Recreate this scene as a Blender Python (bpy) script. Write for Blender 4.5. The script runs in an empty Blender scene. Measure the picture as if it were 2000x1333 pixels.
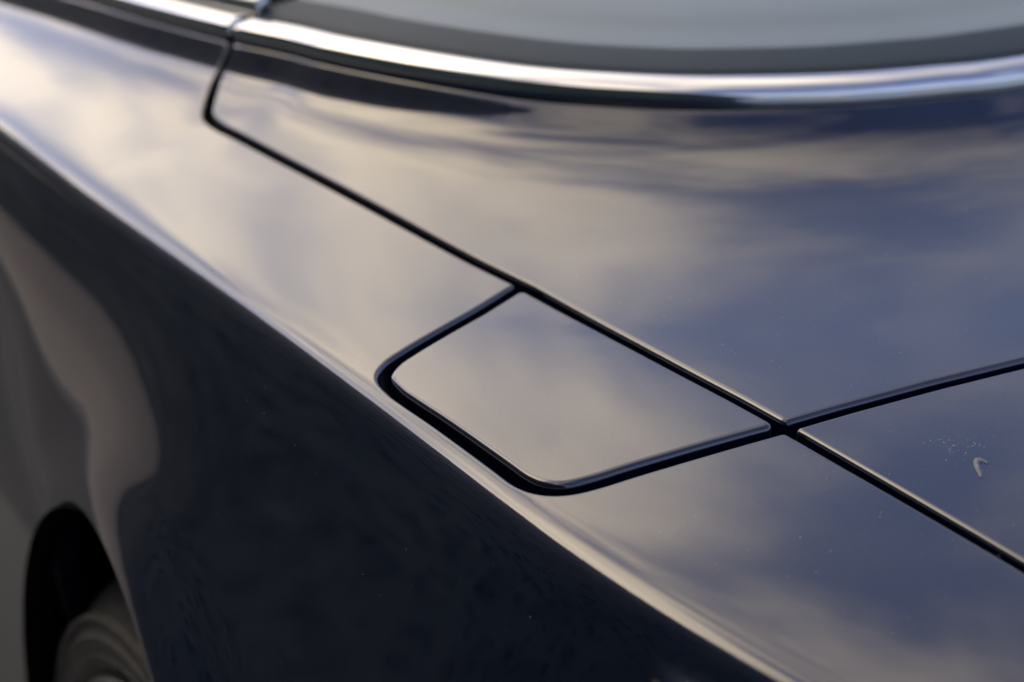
import bpy, bmesh, math, random
import numpy as np
from mathutils import Vector, Matrix
from mathutils.geometry import delaunay_2d_cdt
random.seed(7); np.random.seed(7)
sc = bpy.context.scene
# ------------------------------------------------------------------ camera
YAW, PITCH, LENS, DIST = math.radians(32), math.radians(22), 55.0, 0.80
FOCUS_AT = (0.0, 0.0, 0.95)                       # the corner where the panel gaps cross
cam_d = bpy.data.cameras.new('camera'); cam = bpy.data.objects.new('camera', cam_d)
sc.collection.objects.link(cam); sc.camera = cam
cam_d.lens = LENS; cam_d.sensor_width = 36.0; cam_d.clip_start = .02; cam_d.clip_end = 3000
_fw = Vector((math.sin(YAW)*math.cos(PITCH), math.cos(YAW)*math.cos(PITCH), -math.sin(PITCH)))
_rt = Vector((math.cos(YAW), -math.sin(YAW), 0)); _up = _rt.cross(_fw)
_dir = (_fw + _rt*(520/3055.6) - _up*(165.5/3055.6)).normalized()
cam.location = Vector(FOCUS_AT) - DIST*_dir
cam.rotation_euler = Matrix((_rt, _up, -_fw)).transposed().to_euler()
cam_d.dof.use_dof = True
cam_d.dof.focus_distance = (Vector(FOCUS_AT)-cam.location).dot(_fw) + 0.01
cam_d.dof.aperture_fstop = 5.0
cam_d.dof.aperture_blades = 9
# ------------------------------------------------------------------ sky and sun (evening, broken cloud)
SUN_EL, SUN_AZ = math.radians(24), math.radians(-30)      # azimuth measured from +Y towards +X
sdir = Vector((math.sin(SUN_AZ)*math.cos(SUN_EL), math.cos(SUN_AZ)*math.cos(SUN_EL), math.sin(SUN_EL)))
w = bpy.data.worlds.new('World'); sc.world = w; w.use_nodes = True
nt = w.node_tree; nt.nodes.clear()
def nd(t, **k):
    n = nt.nodes.new(t)
    for a, b in k.items(): setattr(n, a, b)
    return n
def lk(a, b): nt.links.new(a, b)
def vmath(op, a=None, b=None, nodes=None):
    n = nd('ShaderNodeVectorMath', operation=op)
    for i, v in enumerate((a, b)):
        if v is None: continue
        if hasattr(v, 'links'): lk(v, n.inputs[i])
        else: n.inputs[i].default_value = v
    return n
def fmath(op, a=None, b=None, clamp=False):
    n = nd('ShaderNodeMath', operation=op, use_clamp=clamp)
    for i, v in enumerate((a, b)):
        if v is None: continue
        if hasattr(v, 'links'): lk(v, n.inputs[i])
        else: n.inputs[i].default_value = v
    return n.outputs[0]
def mixc(f, a, b, bt='MIX'):
    n = nd('ShaderNodeMix', data_type='RGBA', blend_type=bt)
    for s, v in ((n.inputs[0], f), (n.inputs[6], a), (n.inputs[7], b)):
        if hasattr(v, 'links'): lk(v, s)
        else: s.default_value = v
    return n.outputs[2]
sky = nd('ShaderNodeTexSky', sky_type='NISHITA'); sky.sun_disc = False
sky.sun_elevation = SUN_EL; sky.sun_rotation = SUN_AZ; sky.air_density = 1.0; sky.dust_density = 1.3; sky.ozone_density = 1.6
tc = nd('ShaderNodeTexCoord')
sep = nd('ShaderNodeSeparateXYZ'); lk(tc.outputs['Generated'], sep.inputs[0])
zc = fmath('ADD', fmath('MAXIMUM', sep.outputs[2], 0.0), 0.30)
px = fmath('DIVIDE', sep.outputs[0], zc); py = fmath('DIVIDE', sep.outputs[1], zc)
cmb = nd('ShaderNodeCombineXYZ'); lk(px, cmb.inputs[0]); lk(py, cmb.inputs[1])
n1 = nd('ShaderNodeTexNoise', noise_dimensions='4D'); n1.inputs['W'].default_value = 70.7; lk(cmb.outputs[0], n1.inputs['Vector'])
n1.inputs['Scale'].default_value = 2.0; n1.inputs['Detail'].default_value = 4; n1.inputs['Roughness'].default_value = .5; n1.inputs['Distortion'].default_value = .5
cov = nd('ShaderNodeMapRange', interpolation_type='SMOOTHSTEP'); lk(n1.outputs[0], cov.inputs[0])
cov.inputs[1].default_value = .36; cov.inputs[2].default_value = .68; cov.inputs[3].default_value = .10
# the lit side of the clouds: warm towards the low sun, grey-mauve away from it
dot = vmath('DOT_PRODUCT', tc.outputs['Generated'], tuple(sdir)).outputs['Value']
tow = nd('ShaderNodeMapRange'); lk(dot, tow.inputs[0]); tow.inputs[1].default_value = -.2; tow.inputs[2].default_value = 1.0
cloud = mixc(fmath('POWER', tow.outputs[0], 2.8), (1.7, 1.6, 1.65, 1), (15.6, 12.9, 9.0, 1))
col = mixc(fmath('MULTIPLY', cov.outputs[0], .85), mixc(1.0, sky.outputs[0], (.29, .315, .43, 1), 'MULTIPLY'), cloud)
bg = nd('ShaderNodeBackground'); lk(col, bg.inputs[0]); bg.inputs[1].default_value = .12
wo = nd('ShaderNodeOutputWorld'); lk(bg.outputs[0], wo.inputs[0])
sun_d = bpy.data.lights.new('sun', 'SUN'); sun = bpy.data.objects.new('sun', sun_d); sc.collection.objects.link(sun)
sun_d.energy = .7; sun_d.angle = math.radians(12); sun_d.color = (1, .82, .62)
sun.rotation_euler = sdir.to_track_quat('Z', 'Y').to_euler()
sun.location = sdir*30
sc.view_settings.view_transform = 'Standard'; sc.view_settings.look = 'None'
sc.view_settings.exposure = 1.78; sc.view_settings.gamma = 1.0; sc.view_settings.use_curve_mapping = False

# ------------------------------------------------------------------ master skin of the car body, P(s, y)
# s: distance over the skin to the left of the deck gap, y: forward
ZD = 0.95
ARCH_Y,ARCH_Z,ARCH_R = .38,.397,.365
# ---- body cross-section: tilt of the skin (degrees from horizontal) against distance left of the deck gap
_ts  = np.array([-1.60,-.75,-.30, 0.0,.090,.124,.1355,.1415,.1465,.151,.1565,.170,.21,.30,.40,.50,.60,.80])
_tA  = np.array([-3.0,  0.0, 1.2, 2.2, 4.0, 6.0, 9.5, 18., 34., 49., 58., 63.,65.,65.,65.,68.,84.,100.])   # behind the wheel
_tB  = np.array([-3.0,  0.0, 1.2, 2.2, 5.0, 9.0, 14., 23., 35., 46., 56., 65.,73.,84.,92.,97.,100.,103.])   # over and ahead of the wheel
_sg = np.linspace(-1.60,.80,4801)
def _smooth(a,n):
    k=np.hanning(n); k/=k.sum(); p=np.pad(a,n//2,mode='edge'); return np.convolve(p,k,'valid')[:len(a)]
def _integ(t):
    a=np.radians(_smooth(np.interp(_sg,_ts,t),25)); ds=_sg[1]-_sg[0]
    X=-np.concatenate([[0],np.cumsum((np.cos(a)[1:]+np.cos(a)[:-1])*ds/2)])
    Z=-np.concatenate([[0],np.cumsum((np.sin(a)[1:]+np.sin(a)[:-1])*ds/2)])
    i=np.argmin(abs(_sg)); return X-X[i],Z-Z[i]
_XA,_ZA=_integ(_tA); _XB,_ZB=_integ(_tB)
def sstep(a,b,x):
    t=np.clip((x-a)/(b-a),0,1); return t*t*t*(t*(6*t-15)+10)
# ---- base line of the bright trim round the roof, in plan (x,y)
CH=np.array([[-0.174,2.819],[-0.108,2.122],[-0.046,1.475],[-0.009,1.077],[0.008,0.906],[0.030,0.764],[0.047,0.688],[0.058,0.624],[0.084,0.539],[0.126,0.454],[0.175,0.391],[0.226,0.342],[0.311,0.291],[0.390,0.266],[0.458,0.253],[0.660,0.245],[0.780,0.244],[0.900,0.245],[1.102,0.253],[1.249,0.291],[1.334,0.342],[1.434,0.454],[1.502,0.624],[1.520,0.990],[1.560,1.300]])
def catmull(p,n=24):
    p=np.asarray(p,float); q=np.vstack([2*p[0]-p[1],p,2*p[-1]-p[-2]]); out=[]
    for i in range(1,len(q)-2):
        t=np.linspace(0,1,n,endpoint=False)[:,None]
        a,b,c,d=q[i-1],q[i],q[i+1],q[i+2]
        out.append(.5*((2*b)+(c-a)*t+(2*a-5*b+4*c-d)*t*t+(3*b-a-3*c+d)*t**3))
    return np.vstack(out+[p[-1:]])
_C=None; _rd=None; _rh=None; _rr=None
# slope (degrees) of the skin where it turns up to the trim, against distance from the trim: flank side and tail side
RL=np.array([6.,50.,56.,54.,40.,21.,13.5,8.5,4.0,0.]); RDL=np.array([0.,.002,.005,.0140,.019,.033,.062,.10,.16,.28])
RR=np.array([6.,42.,52.,46.,27.,16.,10.,6.5,3.0,0.]); RDR=np.array([0.,.003,.007,.013,.025,.047,.085,.135,.20,.29])
def setup_rise(ch=None):
    global _C,_rd,_rh,_rr
    _C=catmull(CH if ch is None else ch)
    _rd=np.linspace(0,.3,601)
    def f(dd,aa):
        a=np.tan(np.radians(_smooth(np.interp(_rd,dd,aa),11))); h=np.concatenate([[0],np.cumsum((a[1:]+a[:-1])/2*(_rd[1]-_rd[0]))]); return h[-1]-h
    _rh=f(RDL,RL); _rr=f(RDR,RR)
setup_rise()
def dist_curve(x,y,C):
    # signed plan distance; positive on the outer (body) side
    x=np.asarray(x,float); y=np.asarray(y,float); sh=x.shape; p=np.stack([x.ravel(),y.ravel()],1)
    best=np.full(len(p),.3); K=8; Cc=C[::K]; ab=C[1:]-C[:-1]; L2=(ab*ab).sum(1); ns=len(ab)
    for i in range(0,len(p),8000):
        q=p[i:i+8000]; d2=(q[:,None,0]-Cc[None,:,0])**2+(q[:,None,1]-Cc[None,:,1])**2; j=d2.argmin(1)*K
        w=np.clip(j[:,None]+np.arange(-K-2,K+2)[None],0,ns-1); a=C[w]; b=ab[w]
        r=q[:,None,:]-a; t=np.clip((r*b).sum(2)/L2[w],0,1); r=r-b*t[...,None]; e2=(r*r).sum(2); m=e2.argmin(1); k=np.arange(len(m))
        cr=b[k,m,0]*r[k,m,1]-b[k,m,1]*r[k,m,0]; best[i:i+8000]=np.sqrt(e2[k,m])*np.where(cr<=0,1,-1)
    return best.reshape(sh)
def P(s,y):
    s=np.asarray(s,float); y=np.asarray(y,float)
    w=sstep(.24,.66,y)
    X=np.interp(s,_sg,_XA)*(1-w)+np.interp(s,_sg,_XB)*w
    Z=np.interp(s,_sg,_ZA)*(1-w)+np.interp(s,_sg,_ZB)*w
    x=X*(1+np.where(s>0,1,0)*(.06*sstep(0,.9,y)-.33*sstep(-.05,.45,-y)*sstep(.02,.14,s)))
    z=ZD+Z+.012*y-.10*np.minimum(y,0)**2-.012*np.maximum(y,0)**2
    lo=sstep(.19,.38,s)
    x=x+lo*.045*sstep(.55,1.05,y)
    rho=np.hypot(y-ARCH_Y,z-ARCH_Z)
    x=x-lo*.010*np.exp(-((rho-ARCH_R-.004)/.035)**2)
    x=x-.0055*np.exp(-((s-.171)/.0058)**2)*sstep(.088,.128,-y)  # ridge added to the skin so its upper face glints with sky
    near=(s<.16)
    d=np.full(x.shape,.3)
    if near.any():
        d[near]=dist_curve(x[near],y[near],_C)
    wl=sstep(.36,.60,y); dc=np.clip(d,0,.3); z=z+np.interp(dc,_rd,_rh)*wl+np.interp(dc,_rd,_rr)*(1-wl)
    return np.stack([x,y+0*s,z],-1)
def N(s,y,e=4e-4):
    a=P(s+e,y)-P(s-e,y); b=P(s,y+e)-P(s,y-e); n=np.cross(b,a); return n/np.linalg.norm(n,axis=-1,keepdims=True)
WHEEL = (-.205, .43, .328, .335)
FLECK = (-.051, -.088)
HX, HH = -3.2, 5.6

# ------------------------------------------------------------------ materials
def mat(name):
    m = bpy.data.materials.new(name); m.use_nodes = True
    return m, m.node_tree, m.node_tree.nodes['Principled BSDF']
def setp(b, **k):
    for a, v in k.items(): b.inputs[a.replace('_', ' ')].default_value = v
def add_noise(t, scale, detail=3, coord='Object', rough=.5):
    tcn = t.nodes.new('ShaderNodeTexCoord'); n = t.nodes.new('ShaderNodeTexNoise')
    n.inputs['Scale'].default_value = scale; n.inputs['Detail'].default_value = detail; n.inputs['Roughness'].default_value = rough
    t.links.new(tcn.outputs[coord], n.inputs['Vector']); return n
def add_ramp(t, fac, stops):
    r = t.nodes.new('ShaderNodeValToRGB'); e = r.color_ramp.elements
    while len(e) < len(stops): e.new(.5)
    for i, (p, c) in enumerate(stops): e[i].position = p; e[i].color = c
    t.links.new(fac, r.inputs[0]); return r.outputs[0]
def add_bump(t, b, fac, strength, dist):
    bp = t.nodes.new('ShaderNodeBump'); bp.inputs['Strength'].default_value = strength; bp.inputs['Distance'].default_value = dist
    t.links.new(fac, bp.inputs['Height']); t.links.new(bp.outputs[0], b.inputs['Normal']); return bp

M = {}
# navy metallic paint under clear coat; the coat carries a faint orange peel and dust film
m, t, b = mat('navy_paint'); M['paint'] = m
setp(b, Base_Color=(.012, .018, .06, 1), Metallic=.5, Roughness=.4, Specular_IOR_Level=.3)
setp(b, Coat_Weight=1.0, Coat_Roughness=.03, Coat_IOR=1.95)
fl = add_noise(t, 2600, 1); fr = add_ramp(t, fl.outputs[0], [(.35, (.0008, .0053, .023, 1)), (.75, (.0025, .0100, .050, 1))])
t.links.new(fr, b.inputs['Base Color'])
pe = add_noise(t, 14, 2); cb = t.nodes.new('ShaderNodeBump'); cb.inputs['Strength'].default_value = .04; cb.inputs['Distance'].default_value = .004
pf = add_noise(t, 420, 2); pm = t.nodes.new('ShaderNodeMath'); pm.operation = 'MULTIPLY_ADD'; pm.inputs[1].default_value = .045
t.links.new(pf.outputs[0], pm.inputs[0]); t.links.new(pe.outputs[0], pm.inputs[2]); t.links.new(pm.outputs[0], cb.inputs['Height']); t.links.new(cb.outputs[0], b.inputs['Coat Normal'])
m, t, b = mat('bright_trim'); M['chrome'] = m
setp(b, Base_Color=(.86, .86, .86, 1), Metallic=1.0, Roughness=.05)
n = add_noise(t, 60, 2); t.links.new(add_ramp(t, n.outputs[0], [(.3, (.04,)*3+(1,)), (.8, (.075,)*3+(1,))]), b.inputs['Roughness'])
m, t, b = mat('satin_trim'); M['satin'] = m
setp(b, Base_Color=(.75, .75, .74, 1), Metallic=1.0, Roughness=.28)
m, t, b = mat('cover_hide'); M['cloth'] = m
n = add_noise(t, 900, 3); t.links.new(add_ramp(t, n.outputs[0], [(.3, (.15, .215, .255, 1)), (.75, (.20, .265, .31, 1))]), b.inputs['Base Color'])
setp(b, Roughness=.48, Sheen_Weight=.3); add_bump(t, b, n.outputs[0], .3, .0003)
m, t, b = mat('hem_hide'); M['hem'] = m
n = add_noise(t, 900, 3); t.links.new(add_ramp(t, n.outputs[0], [(.3, (.022, .040, .058, 1)), (.75, (.034, .056, .076, 1))]), b.inputs['Base Color'])
setp(b, Roughness=.55, Specular_IOR_Level=.2); add_bump(t, b, n.outputs[0], .3, .0003)
m, t, b = mat('black_seal'); M['seal'] = m
n = add_noise(t, 180, 4); t.links.new(add_ramp(t, n.outputs[0], [(.4, (.006, .006, .007, 1)), (.8, (.018, .017, .016, 1))]), b.inputs['Base Color'])
setp(b, Roughness=.55)
m, t, b = mat('wheel_housing'); M['housing'] = m
n = add_noise(t, 90, 3); t.links.new(add_ramp(t, n.outputs[0], [(.3, (.004,)*3+(1,)), (.8, (.012,)*3+(1,))]), b.inputs['Base Color']); setp(b, Roughness=.9, Specular_IOR_Level=.1)
m, t, b = mat('tyre_rubber'); M['tyre'] = m
n = add_noise(t, 45, 4); t.links.new(add_ramp(t, n.outputs[0], [(.3, (.09, .09, .088, 1)), (.8, (.17, .168, .16, 1))]), b.inputs['Base Color']); setp(b, Roughness=.6)
m, t, b = mat('rim_alloy'); M['rim'] = m
setp(b, Base_Color=(.62, .62, .62, 1), Metallic=1.0, Roughness=.3)
m, t, b = mat('tinted_glass'); M['glass'] = m
setp(b, Base_Color=(.01, .012, .013, 1), Roughness=.03, Coat_Weight=.5)
m, t, b = mat('paving'); M['ground'] = m
n = add_noise(t, 1.1, 6); n2 = add_noise(t, 60, 5)
mx = t.nodes.new('ShaderNodeMix'); mx.data_type = 'RGBA'; mx.blend_type = 'MULTIPLY'; mx.inputs[0].default_value = .6
t.links.new(add_ramp(t, n.outputs[0], [(.3, (.42, .36, .295, 1)), (.7, (.54, .47, .395, 1))]), mx.inputs[6])
t.links.new(add_ramp(t, n2.outputs[0], [(.35, (.6,)*3+(1,)), (.65, (1,)*3+(1,))]), mx.inputs[7])
t.links.new(mx.outputs[2], b.inputs['Base Color']); setp(b, Roughness=.85); add_bump(t, b, n2.outputs[0], .5, .01)
m, t, b = mat('asphalt'); M['asphalt'] = m
n = add_noise(t, 140, 5); t.links.new(add_ramp(t, n.outputs[0], [(.3, (.030, .032, .032, 1)), (.75, (.075, .078, .076, 1))]), b.inputs['Base Color']); setp(b, Roughness=.85); add_bump(t, b, n.outputs[0], .6, .006)
m, t, b = mat('hedge_leaf'); M['leaf'] = m
n = add_noise(t, 1.4, 4); t.links.new(add_ramp(t, n.outputs[0], [(.3, (.030, .054, .048, 1)), (.75, (.052, .082, .070, 1))]), b.inputs['Base Color']); setp(b, Roughness=.6)
m, t, b = mat('hedge_wood'); M['wood'] = m; setp(b, Base_Color=(.03, .022, .016, 1), Roughness=.9)
m, t, b = mat('dropping'); M['chip'] = m
n = add_noise(t, 500, 3); t.links.new(add_ramp(t, n.outputs[0], [(.3, (.14, .15, .19, 1)), (.8, (.30, .31, .36, 1))]), b.inputs['Base Color']); setp(b, Roughness=.45)
m, t, b = mat('dust'); M['dust'] = m; setp(b, Base_Color=(.6, .58, .55, 1), Roughness=.9)

# ------------------------------------------------------------------ helpers
def obj(name, me, material, parent=None):
    o = bpy.data.objects.new(name, me); sc.collection.objects.link(o)
    me.materials.append(M[material])
    if parent is not None: own(o, None if parent is car else parent)
    return o
def tag(o, label=None, cat=None, group=None, kind=None):
    for k, v in (('label', label), ('category', cat), ('group', group), ('kind', kind)):
        if v: o[k] = v
    return o
def mesh_from(name, V, Fc, nrm=None, smooth=True):
    me = bpy.data.meshes.new(name); me.from_pydata([tuple(v) for v in V], [], [tuple(int(i) for i in f) for f in Fc]); me.update()
    if smooth:
        me.polygons.foreach_set('use_smooth', [True]*len(me.polygons))
    if nrm is not None:
        me.normals_split_custom_set_from_vertices([tuple(n) for n in nrm])
    return me
def arc_len_resample(p, step, closed=False):
    p = np.asarray(p, float)
    if closed: p = np.vstack([p, p[:1]])
    d = np.r_[0, np.cumsum(np.linalg.norm(np.diff(p, axis=0), axis=1))]
    n = max(2, int(round(d[-1]/step))); q = np.linspace(0, d[-1], n+1)
    if closed: q = q[:-1]
    return np.stack([np.interp(q, d, p[:, 0]), np.interp(q, d, p[:, 1])], 1)
def round_corners(pts, rad, n=9):
    """closed polygon with a fillet radius per vertex -> dense polyline"""
    out = []; k = len(pts); P2 = [np.array(p, float) for p in pts]
    for i in range(k):
        a, b_, c = P2[i-1], P2[i], P2[(i+1) % k]; r = rad[i]
        u = a-b_; v = c-b_; lu, lv = np.linalg.norm(u), np.linalg.norm(v); u /= lu; v /= lv
        ang = math.acos(max(-1, min(1, float(u@v))))
        if r <= 0 or ang > math.radians(176): out.append(b_); continue
        tl = min(r/math.tan(ang/2), lu*.49, lv*.49); r2 = tl*math.tan(ang/2)
        s0 = b_+u*tl; e0 = b_+v*tl; bis = (u+v)/np.linalg.norm(u+v); cen = b_+bis*(r2/math.sin(ang/2))
        a0 = math.atan2(*(s0-cen)[::-1]); a1 = math.atan2(*(e0-cen)[::-1]); da = (a1-a0+math.pi) % (2*math.pi)-math.pi
        for j in range(n+1):
            th = a0+da*j/n; out.append(cen+r2*np.array([math.cos(th), math.sin(th)]))
    return np.array(out)
def densify(p, step):
    out = []
    for i in range(len(p)):
        a, b_ = p[i], p[(i+1) % len(p)]; n = max(1, int(math.ceil(np.linalg.norm(b_-a)/step)))
        for j in range(n): out.append(a+(b_-a)*j/n)
    return np.array(out)
def poly_area(p): return .5*np.sum(p[:, 0]*np.roll(p[:, 1], -1)-np.roll(p[:, 0], -1)*p[:, 1])
def inset(p, d):
    """inset of a counter-clockwise polyline, and the inward directions"""
    e = np.roll(p, -1, 0)-p; e /= np.maximum(np.linalg.norm(e, axis=1, keepdims=True), 1e-12)
    n = np.stack([-e[:, 1], e[:, 0]], 1); m_ = n+np.roll(n, 1, 0); l2 = np.maximum((m_*m_).sum(1, keepdims=True), .6)
    return p+m_*(2*d)/l2, m_/np.linalg.norm(m_, axis=1, keepdims=True)
def in_poly(q, p):
    r = np.zeros(len(q), bool); x, y = q[:, 0], q[:, 1]; x2, y2 = np.roll(p[:, 0], -1), np.roll(p[:, 1], -1)
    o_ = np.argsort(y); ys = y[o_]
    for a, b_, c, d in zip(p[:, 0], p[:, 1], x2, y2):
        if b_ == d: continue
        i0, i1 = np.searchsorted(ys, min(b_, d), 'right' if False else 'left'), np.searchsorted(ys, max(b_, d), 'left')
        k = o_[i0:i1]; r[k] ^= x[k] < (c-a)*(y[k]-b_)/(d-b_)+a
    return r
def dist_poly(q, p):
    a = p; ab = np.roll(p, -1, 0)-p; l2 = np.maximum((ab*ab).sum(1), 1e-14); best = np.full(len(q), 1e9)
    for i in range(0, len(q), 2000):
        qq = q[i:i+2000, None]; tt = np.clip(((qq-a[None])*ab[None]).sum(2)/l2, 0, 1)
        best[i:i+2000] = np.sqrt((((qq-(a[None]+ab[None]*tt[..., None]))**2).sum(2)).min(1))
    return best
def skin_panel(name, poly, s_lines, y_lines, parent, roll=.0035, wall=.026, lift=None, material='paint', extra=None):
    """a body panel: a cut-out of the master skin with rolled edges and turned-down flanges"""
    p = np.asarray(poly, float)
    if poly_area(p) < 0: p = p[::-1]
    K = len(p); prof = []
    for a in np.linspace(0, 90, 8): prof.append((roll*(1-math.sin(math.radians(a))), roll*(1-math.cos(math.radians(a))), math.radians(a)))
    prof.append((0, wall, math.radians(90)))
    def PP(q): 
        v = P(q[:, 0], q[:, 1])
        return v if lift is None else v+N(q[:, 0], q[:, 1])*lift(q)[:, None]
    def NN(q):
        if lift is None: return N(q[:, 0], q[:, 1])
        e = 4e-4; a = PP(q+[e, 0])-PP(q-[e, 0]); b_ = PP(q+[0, e])-PP(q-[0, e]); n_ = np.cross(b_, a); return n_/np.linalg.norm(n_, axis=1, keepdims=True)
    V = []; NR = []; Fc = []
    for ins, dep, a in prof:
        q, inw = inset(p, ins); nn = NN(q); v = PP(q)
        o2 = PP(q-inw*5e-4)-PP(q+inw*5e-4); o2 /= np.linalg.norm(o2, axis=1, keepdims=True)
        V.append(v-nn*dep); NR.append(nn*math.cos(a)+o2*math.sin(a))
    R = len(prof)
    for r in range(R-1):
        for i in range(K):
            j = (i+1) % K; Fc.append((r*K+i, (r+1)*K+i, (r+1)*K+j, r*K+j))
    V = list(np.vstack(V)); NR = list(np.vstack(NR))
    ring, _ = inset(p, roll)
    g = np.stack(np.meshgrid(s_lines, y_lines, indexing='ij'), -1).reshape(-1, 2)
    if extra is not None:
        near = g[:, 0] < .1; dd = np.full(len(g), .2); dd[near] = dist_curve(-g[near, 0], g[near, 1], _C); g = np.vstack([g[(dd > .052) | (dd < -.02)], extra])
    lo, hi = ring.min(0), ring.max(0); g = g[(g > lo).all(1) & (g < hi).all(1)]
    g = g[in_poly(g, ring)]; g = g[dist_poly(g, ring) > .0028]
    allp = np.vstack([ring, g])
    res = delaunay_2d_cdt([Vector(a) for a in allp], [], [list(range(K))], 1, 1e-7)
    vo, _, fo, ov = res[0], res[1], res[2], res[3]
    q = np.array([tuple(v) for v in vo]); pos = PP(q); nn = NN(q); mp = {}
    for i in range(len(vo)):
        o_ = [k for k in ov[i] if k < K]
        if o_: mp[i] = o_[0]
        else: mp[i] = len(V); V.append(pos[i]); NR.append(nn[i])
    for f in fo:
        f2 = [mp[i] for i in f]
        if len(set(f2)) >= 3: Fc.append(f2)
    # orient every face with its vertex normals
    VA = np.array(V); NA = np.array(NR); out = []
    for f in Fc:
        c = np.cross(VA[f[1]]-VA[f[0]], VA[f[2]]-VA[f[0]])
        if len(f) == 4: c = c+np.cross(VA[f[2]]-VA[f[0]], VA[f[3]]-VA[f[0]])
        out.append(f if c@(NA[list(f)].sum(0)) >= 0 else f[::-1])
    return obj(name, mesh_from(name, V, out, NR), material, parent)
def grid_mesh(name, G, closed_u=False, closed_v=False):
    n, k = G.shape[:2]; V = G.reshape(-1, 3); Fc = []
    for i in range(n if closed_u else n-1):
        for j in range(k if closed_v else k-1):
            a = i*k+j; b_ = i*k+(j+1) % k; c = ((i+1) % n)*k+(j+1) % k; d = ((i+1) % n)*k+j; Fc.append((a, b_, c, d))
    me = mesh_from(name, V, Fc)
    bm = bmesh.new(); bm.from_mesh(me); bmesh.ops.recalc_face_normals(bm, faces=bm.faces); bm.to_mesh(me); bm.free()
    return me
def lathe_x(prof, n=96):
    """profile of (x, radius) turned about the X axis"""
    G = np.zeros((n, len(prof), 3))
    for i in range(n):
        a = 2*math.pi*i/n
        for j, (x, r) in enumerate(prof): G[i, j] = (x, r*math.cos(a), r*math.sin(a))
    return G

# ------------------------------------------------------------------ setting
me = mesh_from('ground', [(-400, -400, 0), (400, -400, 0), (400, 400, 0), (-400, 400, 0)], [(0, 1, 2, 3)], smooth=False)
tag(obj('ground', me, 'asphalt'), kind='structure')
# pale footway with a kerb between the car and the hedge
kx = [(-.85, -.05), (-.852, .105), (-.865, .118), (-1.0, .12), (-1.002, .117), (-1.006, .117), (-1.008, .12), (-2.2, .122), (-3.2, .124), (-4.4, .124)]
Gp = np.array([[(a, y_, c) for a, c in kx] for y_ in np.linspace(-25, 60, 18)])
pv = mesh_from('pavement', Gp.reshape(-1, 3), [(i*10+j, (i+1)*10+j, (i+1)*10+j+1, i*10+j+1) for i in range(17) for j in range(9)], smooth=False)
tag(obj('pavement', pv, 'ground'), kind='structure')

# ------------------------------------------------------------------ the car
car = bpy.data.objects.new('car', None); sc.collection.objects.link(car); car.location = (.78, .5, 0)
car.empty_display_size = .2
tag(car, 'glossy dark navy convertible seen close at its rear corner, clouds mirrored in its paint', 'car')
def own(o, parent=None):
    o.parent = parent or car
    if parent is None: o.matrix_parent_inverse = Matrix.Translation((-.78, -.5, 0))
    return o

GAP = .0067
G2 = GAP/2
cl_main = np.array([(0.0045,-0.6000),(0.0005,-0.3000),(-0.0025,-0.1540),(-0.0018,-0.0930),(-0.0016,-0.0475),(-0.0020,0.0000),(-0.0020,0.0360),(-0.0010,0.0760),(0.0000,0.1550),(0.0010,0.2320),(0.0059,0.2870),(0.0150,0.4355),(0.0211,0.5437),(0.0259,0.6335)])
corner = np.array([(0.0269,0.6532),(0.0268,0.6743),(0.0234,0.6963),(0.0107,0.7239),(-0.0091,0.7548),(-0.0283,0.7664),(-0.0454,0.7768)])
BREAK = 0.7664
def offset_line(p, d):
    """open polyline moved d to its right-hand side (s grows to the right of forward travel here)"""
    p = np.asarray(p, float); e = np.gradient(p, axis=0); e /= np.linalg.norm(e, axis=1, keepdims=True)
    return p+np.stack([e[:, 1], -e[:, 0]], 1)*d
corner_d = catmull(np.vstack([cl_main[-2:], corner]), 8)[8:]           # dense rounded front corner
main_q = offset_line(cl_main, G2); main_t = offset_line(cl_main, -G2)
full_q = offset_line(np.vstack([cl_main, corner_d[1:]]), G2); full_t = offset_line(np.vstack([cl_main, corner_d[1:]]), -G2)
nm = len(cl_main)
flap_c = np.array([(.004,-.0034),(.0685,.003),(.0842,.0046),(.107,.0068),(.121,.0105),(.1295,.0185),(.1335,.031),(.1338,.050),(.1339,.0732),(.1343,.1096),(.1353,.140),(.1352,.158),(.1318,.1755),(.1205,.1870),(.1050,.1945),(.0870,.2020),(.0458,.2185),(.0035,.2371)])
flap_d = np.vstack([flap_c[:1], catmull(flap_c[1:-1], 6), flap_c[-1:]])
FG = .0032
flap_out = offset_line(flap_d, FG); flap_in = offset_line(flap_d, -FG)
if flap_out[len(flap_out)//2, 0] < flap_in[len(flap_in)//2, 0]: flap_out, flap_in = flap_in, flap_out
trans = np.array([(-.0055,-.0022),(-.0417,-.0046),(-.1008,-.0100),(-.1608,-.0172),(-.30,-.036),(-.50,-.055),(-.78,-.066)])
def on_line(line, y): return np.array((np.interp(y, line[:, 1], line[:, 0]), y))
def cut(line, y0, y1): 
    k = line[(line[:, 1] > y0+.004) & (line[:, 1] < y1-.004)]; return np.vstack([on_line(line, y0), k, on_line(line, y1)])
Cs = _C.copy()
Csy = np.stack([-Cs[:, 0], Cs[:, 1]], 1)                               # trim line in (s, y)
_e = np.gradient(Cs, axis=0); _e /= np.linalg.norm(_e, axis=1, keepdims=True)
C_out = np.stack([_e[:, 1], -_e[:, 0]], 1)                              # plan direction pointing off the roof
if C_out[10, 0] > 0: C_out = -C_out
C_in8 = Cs-C_out*.008; Cin_sy = np.stack([-C_in8[:, 0], C_in8[:, 1]], 1)
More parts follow.
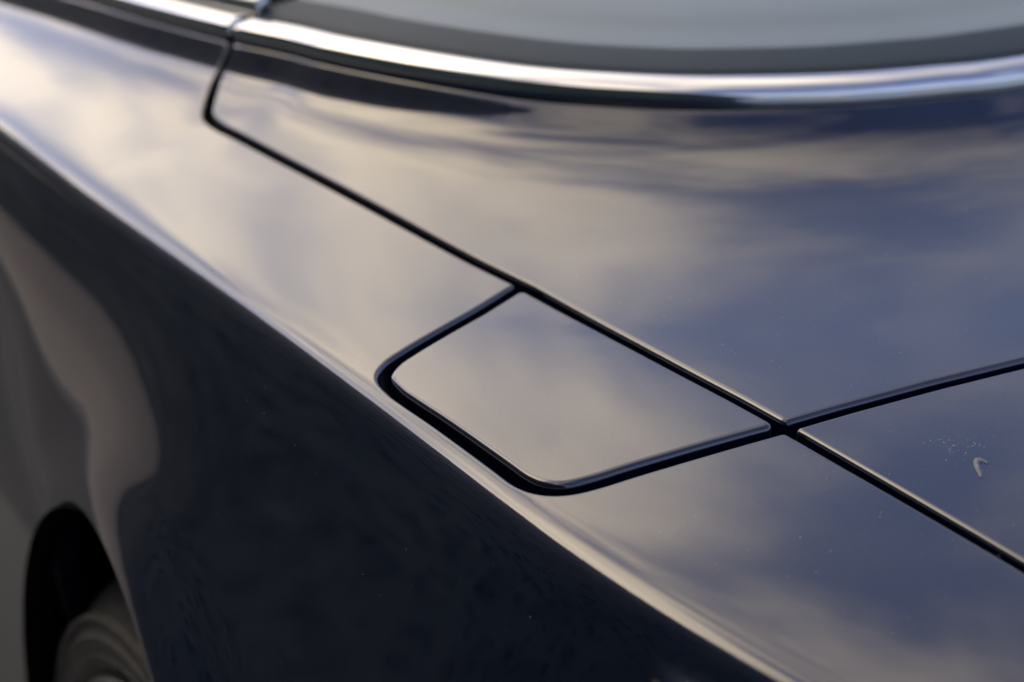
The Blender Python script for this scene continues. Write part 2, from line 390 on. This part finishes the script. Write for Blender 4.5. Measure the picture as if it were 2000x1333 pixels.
def extra_curve_pts(mask_lo, mask_hi):
    out = []
    base = arc_len_resample(Cs, .008); e = np.gradient(base, axis=0); e /= np.linalg.norm(e, axis=1, keepdims=True); o_ = np.stack([e[:, 1], -e[:, 0]], 1)
    if (o_[5]@C_out[10]) < 0: o_ = -o_
    for d in (0.001, .003, .005, .007, .010, .013, .016, .0195, .0235, .028, .034, .041, .050):
        q = base+o_*d; out.append(np.stack([-q[:, 0], q[:, 1]], 1))
    q = np.vstack(out); return q
EXTRA = extra_curve_pts(0, 0)

# -- tonneau cover
left = cut(full_t, trans[0, 1]+G2+.0, corner[-1, 1]-.003)
iy = [i for i in range(len(Cin_sy)) if Cin_sy[i, 1] < corner[-1, 1]-.008 and Cin_sy[i, 0] > -.779]
top = Cin_sy[iy]
bot = (trans[::-1]+np.array([0, G2]))
bot = bot[bot[:, 0] < left[0, 0]-.01]
half = np.vstack([bot, left, top])                                      # centre rear -> junction -> forward -> centre front
mir = half[::-1].copy(); mir[:, 0] = -1.56-mir[:, 0]
tpoly = np.vstack([half, mir[1:-1]])
rad = np.zeros(len(tpoly)); jn = len(bot); rad[jn] = .0052; rad[len(bot)+len(left)-1] = .003
tpoly = densify(round_corners(tpoly, rad), .006)
tonneau = skin_panel('tonneau_cover', tpoly, np.arange(-1.56, .02, .0085), np.arange(-.10, .9, .0085), car, roll=.0036, extra=EXTRA)

# -- boot lid
trb = trans-np.array([0, G2]); edge = cut(main_t, -.55, trb[0, 1])
hb = np.vstack([[(-.78, -.55)], edge, trb[trb[:, 0] < edge[-1, 0]-.01]])
mb = hb[::-1].copy(); mb[:, 0] = -1.56-mb[:, 0]
bpoly = np.vstack([hb, mb[1:-1]]); rad = np.zeros(len(bpoly)); rad[len(edge)] = .0035
bpoly = densify(round_corners(bpoly, rad), .006)
boot = skin_panel('boot_lid', bpoly, np.arange(-1.56, .02, .012), np.arange(-.56, .0, .012), car, roll=.0030, lift=lambda q: -.0004+.006*q[:, 1])

# -- flap between quarter panel and tonneau cover
fl_r = cut(main_q, flap_in[0, 1]+.0, flap_in[-1, 1])
fpoly = np.vstack([fl_r[::-1], flap_in[1:-1]])
rad = np.zeros(len(fpoly)); rad[0] = .0050; rad[len(fl_r)-1] = .0050
fpoly = densify(round_corners(fpoly, rad), .004)
flap = skin_panel('corner_flap', fpoly, np.arange(-.01, .15, .005), np.arange(-.02, .25, .006), car, roll=.0036,
                  lift=lambda q: .0004-.010*(q[:, 1]-.11)+.0006*np.exp(-((q[:, 0]-.06)/.05)**2-((q[:, 1]-.1)/.09)**2))

# -- quarter panel with the wheel arch
def s_of_z(y, z):
    ss = np.linspace(.16, .79, 800); zz = P(ss, np.full(800, y))[:, 2]; return float(np.interp(-z, -zz, ss))
arch = []
for a in np.linspace(-8, 188, 60):
    y_ = ARCH_Y+ARCH_R*math.cos(math.radians(a)); z_ = ARCH_Z+ARCH_R*math.sin(math.radians(a)); arch.append((s_of_z(y_, z_), y_))
arch = np.array(arch)
q1 = cut(main_q, -.55, flap_out[0, 1]); q2 = flap_out[1:-1]; q3 = cut(full_q, flap_out[-1, 1], corner[-1, 1]-.003)
iy = [i for i in range(len(Cin_sy)) if corner[-1, 1]+.008 < Cin_sy[i, 1] < 1.9 and Cin_sy[i, 0] > -.4][::-1]
q4 = Cin_sy[iy]
SB = .70
qpoly = np.vstack([q1, q2, q3, q4, [(SB, 1.9)], [(SB, arch[0, 1])], arch, [(SB, arch[-1, 1])], [(SB, -.55)]])
rad = np.zeros(len(qpoly)); rad[len(q1)-1] = .0035; rad[len(q1)+len(q2)] = .0035
qpoly = densify(round_corners(qpoly, rad), .007)
quarter = skin_panel('quarter_panel', qpoly, np.r_[np.arange(-.3, .12, .009), np.arange(.12, .19, .0022), np.arange(.19, .74, .009)], np.arange(-.56, 1.95, .011), car, roll=.0032, extra=EXTRA)

# -- dark channels under the gaps
def channel(name, line, width=.02, depth=.0225):
    ln = arc_len_resample(line, .006); G = []
    for o_ in np.linspace(-width/2, width/2, 5):
        q = offset_line(ln, o_); G.append(P(q[:, 0], q[:, 1])-N(q[:, 0], q[:, 1])*(depth+.004*(1-abs(o_)/(width/2))))
    return obj(name, grid_mesh(name, np.array(G)), 'seal', car)
channel('gap_seal', np.vstack([cl_main, corner_d[1:-3]]))
channel('gap_seal', trans, depth=.0235)
channel('gap_seal', flap_d, width=.03, depth=.0240)

# -- bright trim along the base of the roof
PROF = catmull([(-.004,-.002),(.0035,.000),(.0060,.0025),(.0070,.007),(.0060,.0120),(.002,.0163),(-.005,.0193),(-.011,.0203),(-.0135,.0198),(-.0150,.017),(-.0155,.010)], 6)-np.array([.0045, 0])
def trim_sweep(name, i0, i1, prof, material, parent, dz=0, end_cut=0, mesh_only=False):
    base = arc_len_resample(Cs, .006); e = np.gradient(base, axis=0); e /= np.linalg.norm(e, axis=1, keepdims=True); o_ = np.stack([e[:, 1], -e[:, 0]], 1)
    if (o_[5]@C_out[10]) < 0: o_ = -o_
    k = np.array([i for i in range(len(base)) if i0(base[i]) and i1(base[i]) and base[i, 1] < 1.895]); bz = P(-base[k, 0]+0, base[k, 1])[:, 2]
    k5 = np.hanning(21); k5 /= k5.sum(); bz = np.convolve(np.pad(bz, 10, mode='edge'), k5, 'valid')
    G = np.zeros((len(k), len(prof), 3))
    for j, (a, h) in enumerate(prof):
        G[:, j, :2] = base[k]+o_[k]*a; G[:, j, 2] = bz+h+dz
    if mesh_only: return G
    # close the ends
    c0, c1 = G[:1].mean(1, keepdims=True), G[-1:].mean(1, keepdims=True)
    G = np.concatenate([np.repeat(c0, G.shape[1], 1), G[:1], G, G[-1:], np.repeat(c1, G.shape[1], 1)])
    me = grid_mesh(name, G); bm = bmesh.new(); bm.from_mesh(me); bmesh.ops.remove_doubles(bm, verts=bm.verts, dist=1e-6); bm.to_mesh(me); bm.free()
    return obj(name, me, material, parent)
rear_trim = trim_sweep('rear_trim_strip', lambda b_: b_[1] < BREAK-.004, lambda b_: True, PROF, 'chrome', car)
belt_trim = trim_sweep('belt_trim_strip', lambda b_: b_[1] > BREAK+.004, lambda b_: b_[0] < .7, PROF, 'chrome', car)
seal_prof = [(-.017,.004),(-.0205,.0165),(-.0215,.0195),(-.0245,.0200),(-.0260,.018),(-.026,.004)]
roof_seal = trim_sweep('roof_seal', lambda b_: True, lambda b_: True, seal_prof, 'seal', car)
wprof = catmull([(-.026,.010),(-.0245,.022),(-.026,.031),(-.031,.036),(-.037,.037),(-.041,.033),(-.042,.020)], 4)
window_trim = trim_sweep('window_trim', lambda b_: b_[1] > BREAK-.006, lambda b_: b_[0] < .7, wprof, 'satin', car)

# -- the roof is folded away: a low padded cover with a hem band lies inside the trim
def roof_surface(rows, ymax):
    base = arc_len_resample(Cs, .012); base = base[(base[:, 1] < ymax)]
    e = np.gradient(base, axis=0); e /= np.linalg.norm(e, axis=1, keepdims=True); o_ = np.stack([e[:, 1], -e[:, 0]], 1)
    if o_[len(o_)//2, 1] > 0: o_ = -o_
    bz = P(-base[:, 0], base[:, 1])[:, 2]; k5 = np.hanning(21); k5 /= k5.sum(); bz = np.convolve(np.pad(bz, 10, mode='edge'), k5, 'valid')
    cen = np.array([.78, 1.45]); G = np.zeros((len(rows), len(base), 3))
    for i, (ofs, kk, h) in enumerate(rows):
        q = base-o_*ofs; q = q+(cen-q)*kk; G[i, :, :2] = q; G[i, :, 2] = bz+h
    return G
cr = lambda rows, n: np.array(catmull(rows, n))
def catm3(rows, n):
    r = np.array(rows, float); a = catmull(r[:, :2], n); c = catmull(r[:, 1:], n); return np.c_[a, c[:, 1]]
cover = obj('hood_cover', grid_mesh('hood_cover', roof_surface(catm3([(.074,0,.0270),(.080,0,.0286),(.088,.0,.0300),(.110,.01,.0335),(.12,.04,.041),(.125,.10,.046),(.125,.18,.051),(.125,.30,.058),(.125,.45,.064),(.125,.70,.070),(.125,.98,.072)], 5), BREAK+.012)), 'cloth', car)
hem = obj('hem_band', grid_mesh('hem_band', roof_surface(catm3([(.0235,0,.012),(.0245,0,.017),(.028,0,.0210),(.038,0,.0235),(.060,0,.0265),(.078,0,.0280),(.084,0,.0280),(.086,0,.0250)], 4), BREAK+.017)), 'hem', cover)
sm = cover.modifiers.new('thickness', 'SOLIDIFY'); sm.thickness = .014; sm.offset = -1
# padded inner ledge of the door ahead of the cover
Gw = []
for oo, hh in ((.036, .020), (.040, .030), (.048, .034), (.070, .034), (.095, .028), (.110, .010), (.115, -.10), (.115, -.30)):
    base = arc_len_resample(Cs, .02); base = base[(base[:, 1] > BREAK+.017) & (base[:, 0] < .7) & (base[:, 1] < 1.9)]
    e = np.gradient(base, axis=0); e /= np.linalg.norm(e, axis=1, keepdims=True); o_ = np.stack([e[:, 1], -e[:, 0]], 1)
    if o_[3, 0] > 0: o_ = -o_
    Gw.append(np.c_[base-o_*oo, P(-base[:, 0], base[:, 1])[:, 2]+hh])
obj('door_ledge', grid_mesh('door_ledge', np.array(Gw)), 'cloth', car)

# -- wheel housing and wheel
hp = [(-.225, ARCH_R-.001), (-.20, ARCH_R-.001), (-.19, ARCH_R+.03), (.06, ARCH_R+.03), (.08, ARCH_R), (.08, .05)]
Gh = lathe_x(hp, 80); Gh[..., 1] += ARCH_Y; Gh[..., 2] += ARCH_Z
obj('wheel_housing', grid_mesh('wheel_housing', Gh, closed_u=True), 'housing', car)
WX, WY, WZ, WR = WHEEL
wheel = bpy.data.objects.new('wheel', None); sc.collection.objects.link(wheel); own(wheel)
def wpart(name, G, material, parent, **k):
    G = G.copy(); G[..., 0] += WX; G[..., 1] += WY; G[..., 2] += WZ
    return obj(name, grid_mesh(name, G, **k), material, parent)
tp = catmull([(.235,.235),(.24,.27),(.235,.305),(.215,WR-.006),(.19,WR),(.06,WR),(.035,WR-.004),(.017,WR-.018),(.006,.306),(.001,.294),(.0,.284),(.003,.275),(.0025,.270),(.006,.265),(.012,.260),(.02,.256)], 5)
tyre = wpart('tyre', lathe_x(tp, 128), 'tyre', wheel, closed_u=True)
for r_, h_ in ((.276, .0018), (.292, .0018), (.308, .0016)):           # raised rings on the sidewall
    x_ = float(np.interp(-r_, -tp[45:, 1], tp[45:, 0]))
    wpart('sidewall_ring', lathe_x([(x_+.003, r_-.004), (x_-h_, r_-.002), (x_-h_, r_+.002), (x_+.004, r_+.004)], 128), 'tyre', tyre, closed_u=True)
rp = catmull([(.20,.258),(.19,.237),(.06,.227),(.03,.237),(.012,.246),(.004,.250),(.0,.254),(.001,.2585),(.008,.260),(.02,.258)], 4)
rim = wpart('rim', lathe_x(rp, 96), 'rim', wheel, closed_u=True)
for k in range(10):
    a = 2*math.pi*k/10+.1; pts = []
    for r_, wd, xo in ((.04, .022, .02), (.10, .016, .012), (.17, .014, .012), (.238, .020, .02)):
        row = []
        for u_, x_ in ((-1, .02), (-.8, 0), (.8, 0), (1, .02)):
            row.append((xo+x_, r_*math.cos(a)-u_*wd*math.sin(a), r_*math.sin(a)+u_*wd*math.cos(a)))
        pts.append(row)
    wpart('spoke', np.array(pts), 'rim', rim)
wpart('hub_cap', lathe_x([(.008, .001), (.008, .03), (.012, .045), (.03, .055), (.08, .055)], 48), 'rim', rim, closed_u=True)
wpart('brake_disc', lathe_x([(.09, .05), (.085, .06), (.085, .185), (.115, .185)], 64), 'rim', wheel, closed_u=True)

# ------------------------------------------------------------------ small things lying on the paint
def on_skin(s, y): 
    p_ = P(np.array([s]), np.array([y]))[0]; n_ = N(np.array([s]), np.array([y]))[0]
    if s < 0 and y < -.003: p_ = p_+n_*(-.0004+.006*y)                 # the boot lid sits a hair lower
    return p_, n_
def fleck(s, y):
    """a curved crumb of dried dirt, thicker at its bend"""
    p_, n_ = on_skin(s, y); rr = np.array((.848, -.53, 0)); rr -= n_*(rr@n_); rr /= np.linalg.norm(rr); uu = np.cross(n_, rr); G = []
    path = np.array([(15, 10, 2.2), (11, 13.5, 4.2), (5, 15.5, 5.6), (-2, 14, 6.2), (-7, 8.5, 5.6), (-9, 1, 4.6), (-10, -6, 3.8), (-11.5, -12, 2.0)])
    pd = np.c_[catmull(path[:, :2], 6), catmull(path[:, 1:], 6)[:, 1]]; k = .000255
    pd[:, 0] *= k; pd[:, 1] *= k/.43; pd[:, 2] *= k
    e = np.gradient(pd[:, :2], axis=0); e /= np.linalg.norm(e, axis=1, keepdims=True)
    for i, (a, c, r) in enumerate(pd):
        r *= 1+.16*math.sin(i*1.7)+.08*math.sin(i*4.1); row = []
        for th in np.linspace(0, math.pi, 11):
            o_ = r*math.cos(th); q_ = p_+rr*(a-e[i, 1]*o_)+uu*(c+e[i, 0]*o_*1.4); row.append(q_+n_*(r*math.sin(th)*.75-.00008))
        G.append(row)
    G = np.array(G); G = np.concatenate([np.repeat(G[:1].mean(1, keepdims=True), 11, 1), G, np.repeat(G[-1:].mean(1, keepdims=True), 11, 1)])
    return obj('dirt_fleck', grid_mesh('dirt_fleck', G), 'chip')
tag(fleck(FLECK[0], FLECK[1]), 'small pale curved fleck of dried dirt stuck on the navy boot lid', 'dirt')
def specks(name, spots, label):
    V = []; Fc = []
    for (s, y, r) in spots:
        p_, n_ = on_skin(s, y); t1 = np.cross(n_, (0, 1, 0)); t1 /= np.linalg.norm(t1); t2 = np.cross(n_, t1); k = len(V); m_ = 6; el = random.uniform(.6, 1.6)
        for i in range(m_):
            a = 2*math.pi*i/m_; rr = r*random.uniform(.7, 1.2); V.append(p_+rr*(t1*math.cos(a)*el+t2*math.sin(a))-n_*2e-5)
        V.append(p_+n_*r*.55)
        for i in range(m_): Fc.append((k+i, k+(i+1) % m_, k+m_))
    return tag(obj(name, mesh_from(name, V, Fc), 'dust'), label, 'dust', kind='stuff')
rs = random.Random(5); sp = []
for _ in range(420): sp.append((rs.uniform(-.40, -.008), rs.uniform(.006, .24), .0001+.00026*rs.random()**3))
for _ in range(170): sp.append((rs.uniform(-.26, -.01), rs.uniform(-.20, -.02), .0001+.00028*rs.random()**3))
for _ in range(60): sp.append((FLECK[0]+rs.gauss(-.008, .007), FLECK[1]+rs.gauss(.024, .006), .00012+.0003*rs.random()**2))
for _ in range(110): sp.append((rs.uniform(.01, .125), rs.uniform(.012, .19), .00008+.0002*rs.random()**3))
for _ in range(60): sp.append((rs.uniform(.17, .36), rs.uniform(-.05, .30), .0001+.00024*rs.random()**3))
for _ in range(120): sp.append((rs.uniform(.0, .13), rs.uniform(-.2, -.015), .0001+.0002*rs.random()**3))
specks('dust_specks', sp, 'fine pale dust specks scattered over the glossy navy panels')

# ------------------------------------------------------------------ tall hedge on the car's left, seen mirrored in the flank
hedge = bpy.data.objects.new('hedge', None); sc.collection.objects.link(hedge); hedge.location = (HX, 6, 0)
tag(hedge, 'tall dark green hedge left of the car, mirrored in its shoulder and flank', 'hedge')
rh = np.random.RandomState(3); nl = 60000
yy = rh.uniform(-7, 44, nl); face = rh.rand(nl)
top_h = (HH+.16*np.sin(yy*1.3)+.10*np.sin(yy*3.1+1))*(.25+.75*sstep(-8, -1.5, yy))
zz = np.where(face < .75, rh.rand(nl)*top_h, top_h+rh.normal(0, .06, nl)); xx = np.where(face < .75, rh.normal(.0, .07, nl), -rh.rand(nl)*.9)
sz = rh.uniform(.035, .075, nl); d1 = rh.normal(size=(nl, 3)); d1 /= np.linalg.norm(d1, axis=1, keepdims=True); d2 = np.cross(d1, rh.normal(size=(nl, 3))); d2 /= np.linalg.norm(d2, axis=1, keepdims=True)
c0 = np.stack([xx, yy-6, zz], 1); V = np.stack([c0-d1*sz[:, None], c0-d2*sz[:, None]*.45, c0+d1*sz[:, None], c0+d2*sz[:, None]*.45], 1).reshape(-1, 3)
me = mesh_from('foliage', V, np.arange(nl*4).reshape(-1, 4), smooth=False)
fo = obj('foliage', me, 'leaf'); fo.parent = hedge; fo['kind'] = 'stuff'
Gc = []
for a, hz in ((-.05, 0), (-.05, HH-.1), (-.9, HH-.1), (-.9, 0)):
    Gc.append([(a+.03*math.sin(y_*2.3), y_-6, (hz+(.1*math.sin(y_*1.3) if hz else 0))*(.25+.75*float(sstep(-8, -1.5, y_)))) for y_ in np.linspace(-7, 44, 80)])
bo = obj('branches', grid_mesh('branches', np.array(Gc)), 'leaf'); bo.parent = hedge
